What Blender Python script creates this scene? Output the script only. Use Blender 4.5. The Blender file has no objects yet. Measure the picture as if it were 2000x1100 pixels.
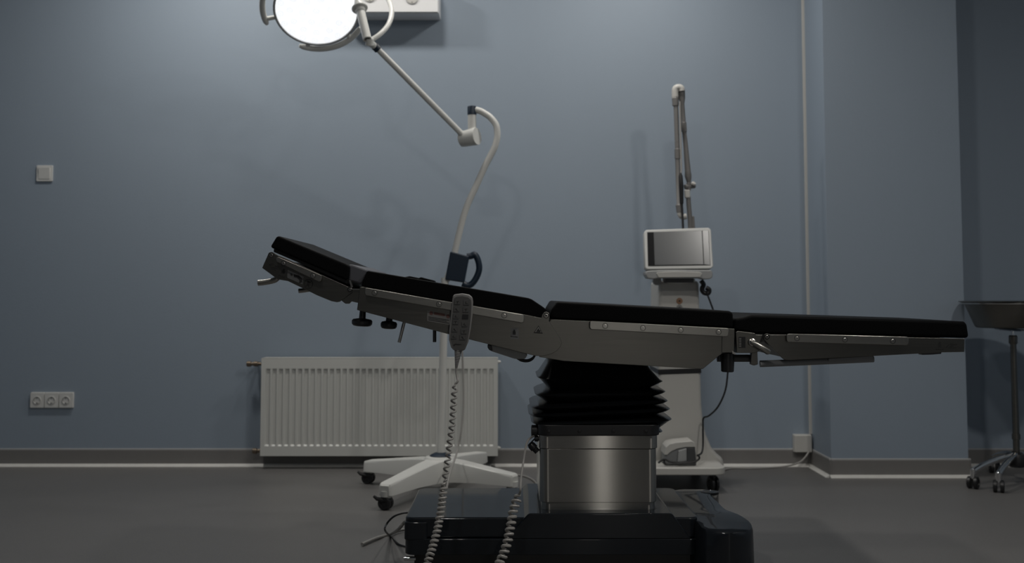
import bpy, math, random
from mathutils import Vector, Matrix
random.seed(4)
scene = bpy.context.scene
C = scene.collection
PI = math.pi

# ------------------------------------------------------------------ camera
F, CY, PITCH, CAMH = 2100.0, 436.0, math.radians(3.8), 0.865
cd = bpy.data.cameras.new('camera'); cam = bpy.data.objects.new('camera', cd); C.objects.link(cam)
cam.location = (0, 0, CAMH); cam.rotation_euler = (PI/2 + PITCH, 0, 0)
cd.sensor_width = 36; cd.lens = F/2000*36; cd.shift_y = -(550-CY)/2000
cd.clip_start = .05
cd.dof.use_dof = True; cd.dof.focus_distance = 3.2; cd.dof.aperture_fstop = 3.2
scene.camera = cam
# ------------------------------------------------------------------ world, exposure
w = bpy.data.worlds.new('world'); scene.world = w; w.use_nodes = True
w.node_tree.nodes['Background'].inputs[0].default_value = (.5, .55, .6, 1)
w.node_tree.nodes['Background'].inputs[1].default_value = .02
vs = scene.view_settings
vs.view_transform = 'Standard'; vs.look = 'None'; vs.gamma = 1; vs.use_curve_mapping = False; vs.exposure = 0.0
# ceiling downlights: x, y, watts   (three by the wall, two over the near side, one added above the table as fill)
CEIL = 3.0
LAMPS = [(-1.52, 4.67, 16.0), (-.50, 4.67, 6.5), (.66, 4.67, 12.5), (.66, 3.0, 8.5), (1.82, 2.2, 24.0), (-.62, 1.2, 14.5)]
DOOR_GLOW = 4.0
HEAD_GLOW = .9

def at(px, py, D):
    """point on the upright plane y = D seen at pixel (px, py) of the 2000x1100 frame"""
    a = (px-1000)/F; b = (CY-py)/F
    dy = math.cos(PITCH) - b*math.sin(PITCH); dz = math.sin(PITCH) + b*math.cos(PITCH)
    t = D/dy
    return Vector((a*t, D, CAMH + dz*t))
def V(*a): return Vector(a)

# ------------------------------------------------------------------ materials
def mat(name, col, rough=.5, metal=0., var=.06, scale=30., bump=0., bscale=200., coat=0., stretch=None, emit=0., spec=.5, rvar=.0):
    m = bpy.data.materials.new(name); m.use_nodes = True
    nt = m.node_tree; b = nt.nodes['Principled BSDF']
    tc = nt.nodes.new('ShaderNodeTexCoord'); mp = nt.nodes.new('ShaderNodeMapping')
    nt.links.new(tc.outputs['Object'], mp.inputs[0])
    if stretch: mp.inputs['Scale'].default_value = stretch
    nz = nt.nodes.new('ShaderNodeTexNoise'); nz.inputs['Scale'].default_value = scale; nz.inputs['Detail'].default_value = 4
    nt.links.new(mp.outputs[0], nz.inputs['Vector'])
    cr = nt.nodes.new('ShaderNodeMix'); cr.data_type = 'RGBA'
    cr.inputs[6].default_value = (*[c*(1-var) for c in col], 1); cr.inputs[7].default_value = (*[min(1, c*(1+var)) for c in col], 1)
    nt.links.new(nz.outputs['Fac'], cr.inputs[0]); nt.links.new(cr.outputs[2], b.inputs['Base Color'])
    b.inputs['Roughness'].default_value = rough; b.inputs['Metallic'].default_value = metal
    b.inputs['Specular IOR Level'].default_value = spec
    if coat: b.inputs['Coat Weight'].default_value = coat; b.inputs['Coat Roughness'].default_value = .04
    if rvar:
        mr = nt.nodes.new('ShaderNodeMapRange'); mr.inputs[3].default_value = rough-rvar; mr.inputs[4].default_value = rough+rvar
        nt.links.new(nz.outputs['Fac'], mr.inputs[0]); nt.links.new(mr.outputs[0], b.inputs['Roughness'])
    if bump:
        n2 = nt.nodes.new('ShaderNodeTexNoise'); n2.inputs['Scale'].default_value = bscale; n2.inputs['Detail'].default_value = 3
        nt.links.new(mp.outputs[0], n2.inputs['Vector'])
        bp = nt.nodes.new('ShaderNodeBump'); bp.inputs['Strength'].default_value = bump; bp.inputs['Distance'].default_value = .002
        nt.links.new(n2.outputs['Fac'], bp.inputs['Height']); nt.links.new(bp.outputs[0], b.inputs['Normal'])
    if emit:
        b.inputs['Emission Color'].default_value = (*col, 1); b.inputs['Emission Strength'].default_value = emit
    return m
def speckle(name, c1, c2, rough, scale):
    m = mat(name, c1, rough, var=.05, scale=6, bump=.15, bscale=900)
    nt = m.node_tree; b = nt.nodes['Principled BSDF']; tc = [n for n in nt.nodes if n.type == 'TEX_COORD'][0]
    v = nt.nodes.new('ShaderNodeTexNoise'); v.inputs['Scale'].default_value = scale; v.inputs['Detail'].default_value = 2
    nt.links.new(tc.outputs['Object'], v.inputs['Vector'])
    r = nt.nodes.new('ShaderNodeMapRange'); r.inputs[1].default_value = .56; r.inputs[2].default_value = .68
    nt.links.new(v.outputs['Fac'], r.inputs[0])
    old = b.inputs['Base Color'].links[0].from_socket
    mx = nt.nodes.new('ShaderNodeMix'); mx.data_type = 'RGBA'; mx.inputs[7].default_value = (*c2, 1)
    nt.links.new(r.outputs[0], mx.inputs[0]); nt.links.new(old, mx.inputs[6]); nt.links.new(mx.outputs[2], b.inputs['Base Color'])
    return m
M = {}
M['wall'] = mat('blue_wall_paint', (.262, .315, .378), .55, var=.03, scale=3, bump=.35, bscale=420, stretch=(1, 1, .25))
M['ceiling'] = mat('ceiling_white', (.76, .76, .75), .8)
M['floor'] = speckle('vinyl_floor', (.128, .124, .121), (.21, .205, .20), .42, 320)
M['skirt'] = mat('vinyl_skirting', (.178, .172, .166), .5, var=.05, scale=20)
M['weld'] = mat('pale_weld_strip', (.62, .61, .58), .4)
M['white'] = mat('white_enamel', (.66, .66, .63), .35, var=.02, scale=5)
M['rad'] = mat('radiator_enamel', (.56, .565, .54), .38, var=.02, scale=4)
M['plastic'] = mat('white_plastic', (.62, .62, .6), .4, var=.02)
M['ivory'] = mat('ivory_plastic', (.52, .51, .48), .42, var=.03, scale=8)
M['greyp'] = mat('grey_plastic', (.20, .205, .21), .45, var=.04)
M['midgrey'] = mat('mid_grey_plastic', (.34, .345, .345), .45, var=.03)
M['dgrey'] = mat('dark_grey_plastic', (.06, .062, .065), .45)
M['key'] = mat('key_grey', (.085, .085, .083), .6)
M['black'] = mat('black_plastic', (.011, .011, .012), .4)
M['vinyl'] = mat('black_vinyl', (.003, .0032, .0035), .6, bump=.1, bscale=500, spec=.07)
M['neck'] = mat('charcoal_vinyl', (.075, .078, .092), .5)
M['rubber'] = mat('black_rubber', (.006, .007, .008), .22, var=.2, spec=.6)
M['blue'] = mat('navy_plastic', (.0045, .016, .034), .42)
M['steel'] = mat('brushed_steel', (.160, .155, .141), .34, 1., var=.09, scale=40, bump=.04, bscale=120, stretch=(.15, 1, 6), rvar=.05)
M['steelcol'] = mat('brushed_column_steel', (.40, .388, .362), .27, 1., var=.06, scale=30, stretch=(.12, .12, 6))
M['rail'] = mat('rail_steel', (.33, .32, .295), .33, 1., var=.07, scale=40, bump=.03, bscale=120, stretch=(.15, 1, 6), rvar=.04)
M['bolt'] = mat('bolt_steel', (.45, .435, .41), .28, 1.)
M['boxwhite'] = mat('box_white', (.80, .80, .80), .4, var=.01)
def aniso(m, a, rot):
    nt = m.node_tree; b = nt.nodes['Principled BSDF']; t = nt.nodes.new('ShaderNodeTangent'); t.direction_type = 'RADIAL'; t.axis = 'Z'
    nt.links.new(t.outputs[0], b.inputs['Tangent']); b.inputs['Anisotropic'].default_value = a; b.inputs['Anisotropic Rotation'].default_value = rot
aniso(M['steelcol'], 1.0, .25)
M['chrome'] = mat('chrome', (.72, .72, .72), .08, 1.)
M['brass'] = mat('tarnished_brass', (.20, .16, .12), .4, .8)
M['slate'] = mat('slate_lacquer', (.009, .0115, .015), .4, var=.05, coat=.6, scale=8, spec=.1)
M['ink'] = mat('black_print', (.012, .012, .012), .6)
M['paper'] = mat('grey_sticker', (.22, .217, .21), .6)
M['silver'] = mat('silver_sticker', (.13, .133, .135), .5)
M['red'] = mat('red_print', (.15, .07, .06), .6)
M['amber'] = mat('amber_badge', (.30, .17, .10), .5)
M['screen'] = mat('screen_glass', (.05, .055, .06), .20, var=.02, spec=1.)
M['screen'].node_tree.nodes['Principled BSDF'].inputs['Coat Weight'].default_value = 1; M['screen'].node_tree.nodes['Principled BSDF'].inputs['Coat Roughness'].default_value = .2; M['screen'].node_tree.nodes['Principled BSDF'].inputs['Coat IOR'].default_value = 1.9
M['armgrey'] = mat('arm_grey', (.17, .165, .16), .42)
M['hshell'] = mat('handset_shell', (.21, .205, .20), .42)
M['hface'] = mat('handset_face', (.075, .074, .072), .5)
M['bezel'] = mat('bezel_black', (.015, .015, .016), .16)
M['cable'] = mat('grey_cable', (.30, .29, .275), .5)
M['coil'] = mat('coil_cable', (.36, .345, .325), .38)
M['oak'] = mat('door_leaf', (.30, .30, .29), .5)
M['glow'] = mat('corridor_light_through_glass', (1, .97, .92), .5, emit=DOOR_GLOW)
M['lampglow'] = mat('downlight_diffuser', (1, .97, .93), .5, emit=6)
M['led'] = mat('operating_light_lens', (.97, .985, 1), .25, emit=HEAD_GLOW)
M['ledpod'] = mat('led_lens_pod', (.93, .95, 1), .12, emit=.9)

# ------------------------------------------------------------------ mesh builder
class MB:
    def __init__(s): s.v = []; s.f = []
    def add(s, vs, fs):
        o = len(s.v); s.v += [Vector(p) for p in vs]; s.f += [tuple(i+o for i in f) for f in fs]; return s
    def box(s, a, b):
        x0, y0, z0 = [min(p, q) for p, q in zip(a, b)]; x1, y1, z1 = [max(p, q) for p, q in zip(a, b)]
        return s.add([(x0,y0,z0),(x1,y0,z0),(x1,y1,z0),(x0,y1,z0),(x0,y0,z1),(x1,y0,z1),(x1,y1,z1),(x0,y1,z1)],
                     [(0,3,2,1),(4,5,6,7),(0,1,5,4),(1,2,6,5),(2,3,7,6),(3,0,4,7)])
    def loft(s, rings, cap=True, closed=True):
        n = len(rings[0]); vs = [p for r in rings for p in r]; fs = []
        for i in range(len(rings)-1):
            for j in range(n if closed else n-1):
                k = (j+1) % n; fs.append((i*n+j, i*n+k, (i+1)*n+k, (i+1)*n+j))
        if cap: fs += [tuple(range(n-1, -1, -1)), tuple((len(rings)-1)*n+j for j in range(n))]
        return s.add(vs, fs)
    def prism(s, pts, d):            # pts: Vectors of one outline, d: extrusion vector
        d = Vector(d); return s.loft([[Vector(p) for p in pts], [Vector(p)+d for p in pts]])
    def pxprism(s, px, D, w):        # outline in pixels on plane y = D, extruded back by w
        return s.prism([at(x, y, D) for x, y in px], (0, w, 0))
    def tube(s, pts, r, n=10, cap=True):
        pts = [Vector(p) for p in pts]; N = len(pts)
        rs = r if isinstance(r, (list, tuple)) else [r]*N
        t0 = (pts[1]-pts[0]).normalized(); up = Vector((0,0,1)) if abs(t0.z) < .9 else Vector((1,0,0))
        u = t0.cross(up).normalized(); rings = []
        for i, p in enumerate(pts):
            t = (pts[min(i+1,N-1)]-pts[max(i-1,0)]).normalized()
            u = (u - t*u.dot(t)).normalized(); v = t.cross(u)
            rings.append([p+(u*math.cos(a)+v*math.sin(a))*rs[i] for a in [2*PI*k/n for k in range(n)]])
        return s.loft(rings, cap)
    def cyl(s, a, b, r, r2=None, n=24): return s.tube([a, b], [r, r if r2 is None else r2], n)
    def lathe(s, c, axis, prof, n=32):   # prof: (along axis, radius)
        c = Vector(c); ax = Vector(axis).normalized(); up = Vector((0,0,1)) if abs(ax.z) < .9 else Vector((1,0,0))
        u = ax.cross(up).normalized(); v = ax.cross(u)
        return s.loft([[c+ax*h+(u*math.cos(a)+v*math.sin(a))*max(r,1e-5) for a in [2*PI*k/n for k in range(n)]] for h, r in prof])
def spline(pts, k=8):
    P = [Vector(p) for p in pts]; P = [2*P[0]-P[1]] + P + [2*P[-1]-P[-2]]; out = []
    for i in range(1, len(P)-2):
        a, b, c, d = P[i-1:i+3]
        for j in range(k):
            t = j/k
            out.append(.5*((2*b)+(c-a)*t+(2*a-5*b+4*c-d)*t*t+(3*b-a-3*c+d)*t**3))
    out.append(P[-2]); return out
def ptube(px, D, r, n=10, k=8, smooth=True):
    pts = [at(p[0], p[1], p[2] if len(p) > 2 else D) for p in px]
    return MB().tube(spline(pts, k) if smooth else pts, r, n)
def coil(path, R, r, turns, n=6, per=12):
    pts = [Vector(p) for p in path]; L = [0]
    for i in range(1, len(pts)): L.append(L[-1]+(pts[i]-pts[i-1]).length)
    out = []; tot = int(turns*per); i = 1
    for k in range(tot+1):
        s = L[-1]*k/tot
        while i < len(L)-1 and L[i] < s: i += 1
        f = (s-L[i-1])/max(L[i]-L[i-1], 1e-9); c = pts[i-1].lerp(pts[i], f)
        t = (pts[i]-pts[i-1]).normalized(); u = t.cross(Vector((0,1,0))).normalized(); v = t.cross(u)
        a = 2*PI*k/per; e = min(1, k/8, (tot-k)/8)
        out.append(c+(u*math.cos(a)+v*math.sin(a))*R*e)
    return MB().tube(out, r, n)
def rr(cx, cz, hx, hz, r, n=5):      # rounded rectangle outline in x,z
    o = []
    for sx, sz, a0 in ((1,1,0),(-1,1,90),(-1,-1,180),(1,-1,270)):
        for k in range(n+1):
            a = math.radians(a0+90*k/n); o.append((cx+sx*(hx-r)+r*math.cos(a), cz+sz*(hz-r)+r*math.sin(a)))
    return o

def thing(name, label, cat, loc=(0,0,0), group=None):
    o = bpy.data.objects.new(name, None); C.objects.link(o); o.location = loc; o.empty_display_size = .05
    o['label'] = label; o['category'] = cat
    if group: o['group'] = group
    return o
def wloc(o):
    l = Vector((0,0,0))
    while o: l += Vector(o.location); o = o.parent
    return l
def obj(name, mb, m, parent=None, bevel=0., seg=2, label=None, sharp=35, loc=None):
    me = bpy.data.meshes.new(name)
    off = wloc(parent) if parent else Vector((0,0,0))
    base = Vector(loc) if loc is not None else off
    me.from_pydata([v-base for v in mb.v], [], mb.f)
    import bmesh
    bm = bmesh.new(); bm.from_mesh(me); bmesh.ops.recalc_face_normals(bm, faces=bm.faces); bm.to_mesh(me); bm.free()
    me.materials.append(M[m] if isinstance(m, str) else m)
    for p in me.polygons: p.use_smooth = True
    me.set_sharp_from_angle(angle=math.radians(sharp))
    o = bpy.data.objects.new(name, me); C.objects.link(o); o.location = base-off
    if parent: o.parent = parent
    if bevel:
        b = o.modifiers.new('bevel', 'BEVEL'); b.width = bevel; b.segments = seg; b.limit_method = 'ANGLE'; b.angle_limit = math.radians(35); b.harden_normals = True
    if label: o['label'] = label
    return o
def share(src, parent, loc):         # a repeat of a one-mesh part, same mesh data
    c = src.copy(); C.objects.link(c); c.parent = parent; c.location = Vector(loc)-wloc(parent); return c
def one(name, mb, m, label, cat, group=None, **k):
    o = obj(name, mb, m, None, **k); o['label'] = label; o['category'] = cat
    if group: o['group'] = group
    return o
def struct(name, mb, m, parent=None, **k):
    o = obj(name, mb, m, parent, **k)
    if not parent: o['kind'] = 'structure'
    return o

# ================================================================== THE ROOM
WY = 5.5; XL, XR, YB = -3.3, 3.3, -4.2
struct('floor', MB().box((XL-.1, YB-.1, -.1), (XR+.1, WY+.1, 0)), 'floor')
struct('ceiling', MB().box((XL-.1, YB-.1, CEIL), (XR+.1, WY+.1, CEIL+.1)), 'ceiling')
struct('wall_back', MB().box((XL-.1, WY, 0), (XR+.1, WY+.1, CEIL)), 'wall')
struct('wall_left', MB().box((XL-.1, YB, 0), (XL, WY, CEIL)), 'wall')
struct('wall_right', MB().box((XR, YB, 0), (XR+.1, WY, CEIL)), 'wall')
DX0, DX1, DZ = .685, 1.56, 2.1
struct('wall_front', MB().box((XL, YB-.1, 0), (DX0, YB, CEIL)).box((DX1, YB-.1, 0), (XR, YB, CEIL)).box((DX0, YB-.1, DZ), (DX1, YB, CEIL)), 'wall')
CY0 = WY-.335                                   # front of the boxed-in column
cx0 = at(1623.5, 903, CY0).x; cx1 = at(1891.5, 905, CY0).x
struct('wall_column', MB().box((cx0, CY0, 0), (cx1, WY, CEIL)), 'wall')
# skirting: coved vinyl with a pale welded joint at the floor
BH = .083
def skirt(nm, trim, p, q, nrm):
    p, q, nrm = Vector(p), Vector(q), Vector(nrm)
    prof = [(0,0),(.012,0),(.010,.012),(.008,.03),(.007,BH-.004),(.004,BH),(0,BH)]
    struct(nm, MB().loft([[p+nrm*a+V(0,0,b) for a, b in prof], [q+nrm*a+V(0,0,b) for a, b in prof]]), 'skirt')
    tp = [(.010,0),(.030,0),(.030,.0015),(.018,.006),(.011,.014)]
    struct(trim, MB().loft([[p+nrm*a+V(0,0,b) for a, b in tp], [q+nrm*a+V(0,0,b) for a, b in tp]]), 'weld')
    cp = [(0,BH),(.006,BH),(.004,BH+.005),(0,BH+.006)]
    struct(trim.replace('trim', 'trim_top'), MB().loft([[p+nrm*a+V(0,0,b) for a, b in cp], [q+nrm*a+V(0,0,b) for a, b in cp]]), 'midgrey')
skirt('baseboard_back', 'trim_1', (XL, WY, 0), (cx0, WY, 0), (0,-1,0))
skirt('baseboard_column_side', 'trim_2', (cx0, WY, 0), (cx0, CY0-.01, 0), (-1,0,0))
skirt('baseboard_column', 'trim_3', (cx0-.01, CY0, 0), (cx1+.01, CY0, 0), (0,-1,0))
skirt('baseboard_column_right', 'trim_4', (cx1, CY0-.01, 0), (cx1, WY, 0), (1,0,0))
skirt('baseboard_right', 'trim_5', (cx1, WY, 0), (XR, WY, 0), (0,-1,0))
# glazed corridor door behind the camera: its lit pane is what the steel column mirrors
d = struct('door_1', MB().box((DX0, YB-.07, 0), (DX0+.10, YB-.03, DZ)).box((DX1-.42, YB-.07, 0), (DX1, YB-.03, DZ)).box((DX0+.10, YB-.07, 0), (DX1-.42, YB-.03, .25)).box((DX0+.10, YB-.07, 1.95), (DX1-.42, YB-.03, DZ)), 'oak')
obj('pane', MB().box((DX0+.10, YB-.06, .25), (DX1-.42, YB-.05, 1.95)), 'glow', d)
obj('door_frame', MB().box((DX0-.06, YB, 0), (DX0, YB+.02, DZ+.06)).box((DX1, YB, 0), (DX1+.06, YB+.02, DZ+.06)).box((DX0, YB, DZ), (DX1, YB+.02, DZ+.06)), 'white', d)
obj('door_handle', MB().tube([(DX1-.08, YB-.03, 1.02), (DX1-.08, YB+.03, 1.02), (DX1-.2, YB+.03, 1.02)], .009), 'chrome', d)
# ceiling downlights
for i, (x, y, wt) in enumerate(LAMPS):
    t = thing('ceiling_downlight', 'round recessed ceiling downlight ' + ['by the wall left of the radiator', 'by the wall above the surgical lamp', 'by the wall near the laser unit', 'added as fill above the seat of the table', 'over the floor beyond the foot end', 'over the floor before the table'][i], 'ceiling light', (x, y, CEIL), 'recessed ceiling downlights')
    obj('trim_ring', MB().lathe((x, y, CEIL), (0,0,-1), [(0,.13),(.006,.13),(.008,.12),(.008,.105),(0,.105)]), 'white', t)
    obj('diffuser', MB().lathe((x, y, CEIL), (0,0,-1), [(.0,.105),(.003,.105),(.004,.09)]), 'lampglow', t)
    ld = bpy.data.lights.new('downlight', 'AREA'); ld.shape = 'DISK'; ld.size = .2; ld.energy = wt; ld.color = (1, .965, .91)
    lo = bpy.data.objects.new('downlight_source', ld); C.objects.link(lo); lo.parent = t; lo.location = (0, 0, -.02)

# ================================================================== RADIATOR
RD = WY-.10
r0 = at(512, 700, RD); r1 = at(971, 891, RD)
rx0, rx1, rz0, rz1 = r0.x, r1.x, r1.z, r0.z
t = thing('radiator', 'white ribbed panel radiator on the blue wall behind the lamp stand', 'radiator', ((rx0+rx1)/2, RD+.04, rz0))
NF = 36; mx = .014; pit = (rx1-rx0-2*mx)/NF
mb = MB()
zs = [(rz0, 0), (rz0+.048, 0), (rz0+.056, 1), (rz1-.061, 1), (rz1-.051, 0), (rz1, 0)]
cols = [(rx0, 0), (rx0+mx, 0)]
for i in range(NF):
    a = rx0+mx+pit*i
    cols += [(a+pit*.12, 0), (a+pit*.28, 1), (a+pit*.72, 1), (a+pit*.88, 0)]
cols += [(rx1-mx, 0), (rx1, 0)]
n = len(cols)
mb.add([V(x, RD+.0075*c*k, z) for z, k in zs for x, c in cols], [(i*n+j, i*n+j+1, (i+1)*n+j+1, (i+1)*n+j) for i in range(len(zs)-1) for j in range(n-1)])
mb.box((rx0, RD+.008, rz0), (rx1, RD+.02, rz1))
obj('front_panel', mb, 'rad', t, sharp=28)
obj('side_panel', MB().box((rx0-.003, RD-.001, rz0), (rx0, RD+.075, rz1)), 'rad', t)
obj('side_panel', MB().box((rx1, RD-.001, rz0), (rx1+.003, RD+.075, rz1)), 'rad', t)
mb = MB()
for i in range(60):
    x = rx0+.01+(rx1-rx0-.02)*i/60; mb.box((x, RD+.012, rz1-.002), (x+.006, RD+.068, rz1))
mb.box((rx0, RD, rz1-.001), (rx1, RD+.014, rz1+.002)).box((rx0, RD+.066, rz1-.001), (rx1, RD+.075, rz1+.002))
obj('top_grille', mb, 'rad', t)
obj('back_panel', MB().box((rx0, RD+.06, rz0), (rx1, RD+.073, rz1-.003)), 'rad', t)
for zz, px0 in ((at(0, 711, RD+.035).z, 482), (at(0, 881, RD+.035).z, 496)):
    a = at(px0, 700, RD+.035).x
    v = obj('valve', MB().lathe((a, RD+.035, zz), (1,0,0), [(0,.010),(.003,.014),(.022,.014),(.024,.009),(.036,.009),(.037,.013),(.055,.013),(.056,.008),(rx0-a,.008)]), 'brass', t)
    obj('pipe', MB().tube([(a+.045, RD+.035, zz), (a+.045, WY, zz)], .008), 'brass', v)
for zz in (rz1-.02, rz0+.035):
    obj('vent_plug', MB().lathe((rx1, RD+.035, zz), (1,0,0), [(0,.009),(.01,.009),(.011,.006),(.017,.006)], 16), 'white', t)
for x in (rx0+.15, rx1-.15):
    obj('wall_bracket', MB().box((x, RD+.07, rz0+.06), (x+.03, WY, rz1-.06)), 'white', t)

# ================================================================== WALL FITTINGS
a, b = at(73, 323, WY), at(103.5, 355, WY); c = (a+b)/2; h = (b.x-a.x)/2
t = thing('light_switch', 'single white square light switch high on the left wall area', 'light switch', (c.x, WY, c.z))
obj('frame', MB().prism([V(x, WY-.009, z) for x, z in rr(c.x, c.z, h, h, .004)], (0,.009,0)), 'plastic', t, .002)
obj('rocker', MB().add([(c.x-h*.72, WY-.009, c.z-h*.72), (c.x+h*.72, WY-.009, c.z-h*.72), (c.x+h*.72, WY-.009, c.z+h*.72), (c.x-h*.72, WY-.009, c.z+h*.72),
    (c.x-h*.7, WY-.011, c.z-h*.7), (c.x+h*.7, WY-.011, c.z-h*.7), (c.x+h*.7, WY-.016, c.z+h*.7), (c.x-h*.7, WY-.016, c.z+h*.7)], [(4,5,6,7),(0,1,5,4),(1,2,6,5),(2,3,7,6),(3,0,4,7)]), 'plastic', t)
def socket(par, cx, cz, y, R, m='plastic'):
    s = obj('socket', MB().lathe((cx, y, cz), (0,-1,0), [(0,R),(.003,R),(.0035,R*.9),(-.012,R*.82),(-.0125,0)], 28), m, par)
    for dx in (-.0095, .0095):
        obj('contact_hole', MB().lathe((cx+dx, y+.0125, cz), (0,-1,0), [(0,.0032),(.0006,.0032)], 10), 'ink', s)
    for dz in (-1, 1):
        obj('earth_clip', MB().box((cx-.003, y-.003, cz+dz*R*.72-.003), (cx+.003, y+.012, cz+dz*R*.72+.003)), 'bolt', s)
a, b = at(61, 766, WY), at(144.5, 797, WY); c = (a+b)/2; hx = (b.x-a.x)/2; hz = (a.z-b.z)/2
t = thing('power_socket', 'white triple power socket low on the wall left of the radiator', 'power socket', (c.x, WY, c.z))
SW = hx*2/3
mb = MB().prism([V(x, WY-.004, z) for x, z in rr(c.x, c.z, hx, hz, .004)], (0,.004,0))
obj('frame', mb, 'plastic', t, .0015)
for k in (-1, 0, 1):
    o = [V(x, WY-.013, z) for x, z in rr(c.x+k*SW, c.z, SW*.47, hz*.92, .003, 6)]
    cc = c.x+k*SW; ring = []
    N = len(o)
    for q in o:                                    # square plate with a round hole
        a_ = math.atan2(q.z-c.z, q.x-cc); ring.append(V(cc+.0205*math.cos(a_), WY-.013, c.z+.0205*math.sin(a_)))
    m_ = MB().loft([[p+V(0,.010,0) for p in o], o, ring, [p+V(0,.010,0) for p in ring]], cap=False)
    obj('cover_plate', m_, 'plastic', t)
    socket(t, cc, c.z, WY-.016+.003, .020)
# wall-mounted supply box behind the lamp head
BD = WY-.15
b = at(857, 25, BD); a = at(652, 25, BD)
bx0, bx1, bz0 = a.x, b.x, b.z; bz1 = bz0+.16
t = thing('supply_box', 'white wall mounted supply box with a socket behind the lamp head', 'wall box', ((bx0+bx1)/2, WY, bz0))
obj('housing', MB().box((bx0, BD+.012, bz0), (bx1, WY, bz1)), 'boxwhite', t, .004)
obj('front_cover', MB().box((bx0+.006, BD, bz0+.004), (bx1-.004, BD+.012, bz1-.004)), 'boxwhite', t, .003)
p = at(805, -2, BD)
socket(t, p.x, p.z+.004, BD-.004, .030, 'ivory')
p2 = at(722, -6, BD)
socket(t, p2.x, p2.z+.004, BD-.004, .030, 'ivory')
# cable trunking in the corner and its junction box
p = at(1585, 850, WY); q = at(1568, 0, WY)
jb0, jb1 = at(1552, 850, WY-.045), at(1587, 884.5, WY-.045)
xx = (p.x+q.x)/2
one('cable_trunking', MB().box((xx-.011, WY-.016, jb0.z), (xx+.011, WY, CEIL)), 'ivory', 'slim white vertical cable trunking in the corner beside the wall column', 'cable trunking', bevel=.002)
t = thing('junction_box', 'small square junction box low in the corner under the trunking', 'junction box', ((jb0.x+jb1.x)/2, WY, jb1.z))
obj('housing', MB().box((jb0.x, WY-.032, jb1.z), (jb1.x, WY, jb0.z)), 'ivory', t, .003)
obj('lid', MB().box((jb0.x+.001, WY-.045, jb1.z+.001), (jb1.x-.001, WY-.032, jb0.z-.001)), 'ivory', t, .004)
fl = lambda px, py: (lambda a, b: V(a*(-CAMH)/(math.sin(PITCH)+b*math.cos(PITCH)), (math.cos(PITCH)-b*math.sin(PITCH))*(-CAMH)/(math.sin(PITCH)+b*math.cos(PITCH)), 0))((px-1000)/F, (CY-py)/F)
up = lambda v, z=.005: V(v.x, v.y, z)
one('wall_cable', MB().tube(spline([V(jb1.x-.02, WY-.05, jb1.z+.004), at(1573, 893, WY-.06), at(1562, 903, WY-.07), at(1540, 910, WY-.08), up(fl(1515, 915)), up(fl(1470, 917)), up(fl(1428, 917)), up(fl(1400, 925))]), .0045, 8), 'cable', 'thin pale cable running from junction box along floor to laser unit', 'cable')

# ================================================================== SURGICAL LAMP ON STAND
hub = V(-.318, 4.83, 0); PD = 4.83
lamp = thing('surgical_lamp', 'white mobile surgical lamp with lit round head on curved pole', 'surgical lamp', hub)
ends = [V(-.505, 4.40, 0), V(-.655, 5.00, 0), V(.000, 4.62, 0), V(-.150, 5.26, 0)]
def wheel_pair(par, c, r, axis, mname, wd=.016, gap=.008):
    ax = Vector(axis).normalized()
    for sg in (-1, 1):
        o = c+ax*sg*(gap/2)
        obj('wheel', MB().lathe(o, ax*sg, [(0,r*.9),(.002,r),(wd-.003,r),(wd,r*.86),(wd,r*.55),(wd-.004,r*.5),(wd-.004,.001)], 28), mname, par)
for i, e in enumerate(ends):
    dr = (e-hub).normalized(); sd = V(-dr.y, dr.x, 0); L = (e-hub).length
    rings = []
    for s, zt, zb, hw in ((0,.142,.045,.046),(.12,.140,.045,.046),(.3,.136,.05,.040),(.55,.126,.056,.036),(.8,.115,.058,.033),(.95,.109,.058,.031),(1.0,.107,.058,.030),(1.03,.104,.058,.027),(1.045,.097,.060,.021)):
        c = hub+dr*(L*s); rr_ = []
        for (u, z) in ((-1,zb),(1,zb),(1.0,zt-.012),(.94,zt-.004),(.82,zt),(-.82,zt),(-.94,zt-.004),(-1,zt-.012)):
            k = 1.08 if z == zb else 1
            rr_.append(c+sd*hw*u*k+V(0,0,z))
        rings.append(rr_)
    leg = obj('leg', MB().loft(rings), 'white', lamp, sharp=30)
    obj('caster_socket', MB().lathe(e+V(0,0,.075), (0,0,-1), [(0,.026),(.022,.025),(.024,.020),(.027,.020)], 24), 'white', leg)
    cs = obj('caster', MB().lathe(e+V(0,0,.056), (0,0,-1), [(-.006,.010),(.006,.012),(.010,.022),(.018,.024),(.026,.018)], 20).box(e+V(-.02,-.004,.026), e+V(.02,.004,.052)), 'black', lamp)
    wheel_pair(cs, e+V(-.004, 0, .0275), .0275, (.35, 1, 0), 'black')
    if e.x < -.4: obj('brake_pedal', MB().tube([e+V(-.012,-.01,.04), e+V(-.038,-.012,.045), e+V(-.052,-.012,.056)], [.009,.008,.005], 8), 'black', cs)
obj('hub', MB().lathe(hub, (0,0,1), [(.05,.07),(.135,.075),(.147,.066),(.150,.05)], 36), 'white', lamp)
obj('pole_collar', MB().lathe(hub, (0,0,1), [(.148,.046),(.152,.048),(.158,.040),(.164,.026),(.166,.018)], 32), 'blue', lamp)
PT = at(869, 556, PD)
obj('lower_pole', MB().tube([hub+V(0,0,.05), hub.lerp(V(PT.x, PD, 0), 1)+V(0,0,PT.z+.03)], .0172, 20), 'white', lamp)
up_px = [(878,548),(885,510),(889,489),(896,459),(904,427),(913,400),(923,378),(935,352),(947,325),(957,306),(966,288),(970.5,272),(971.5,262),(970,248),(965,238),(956,228),(947,222),(938,217),(927,214.5),(922,214.5)]
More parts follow.
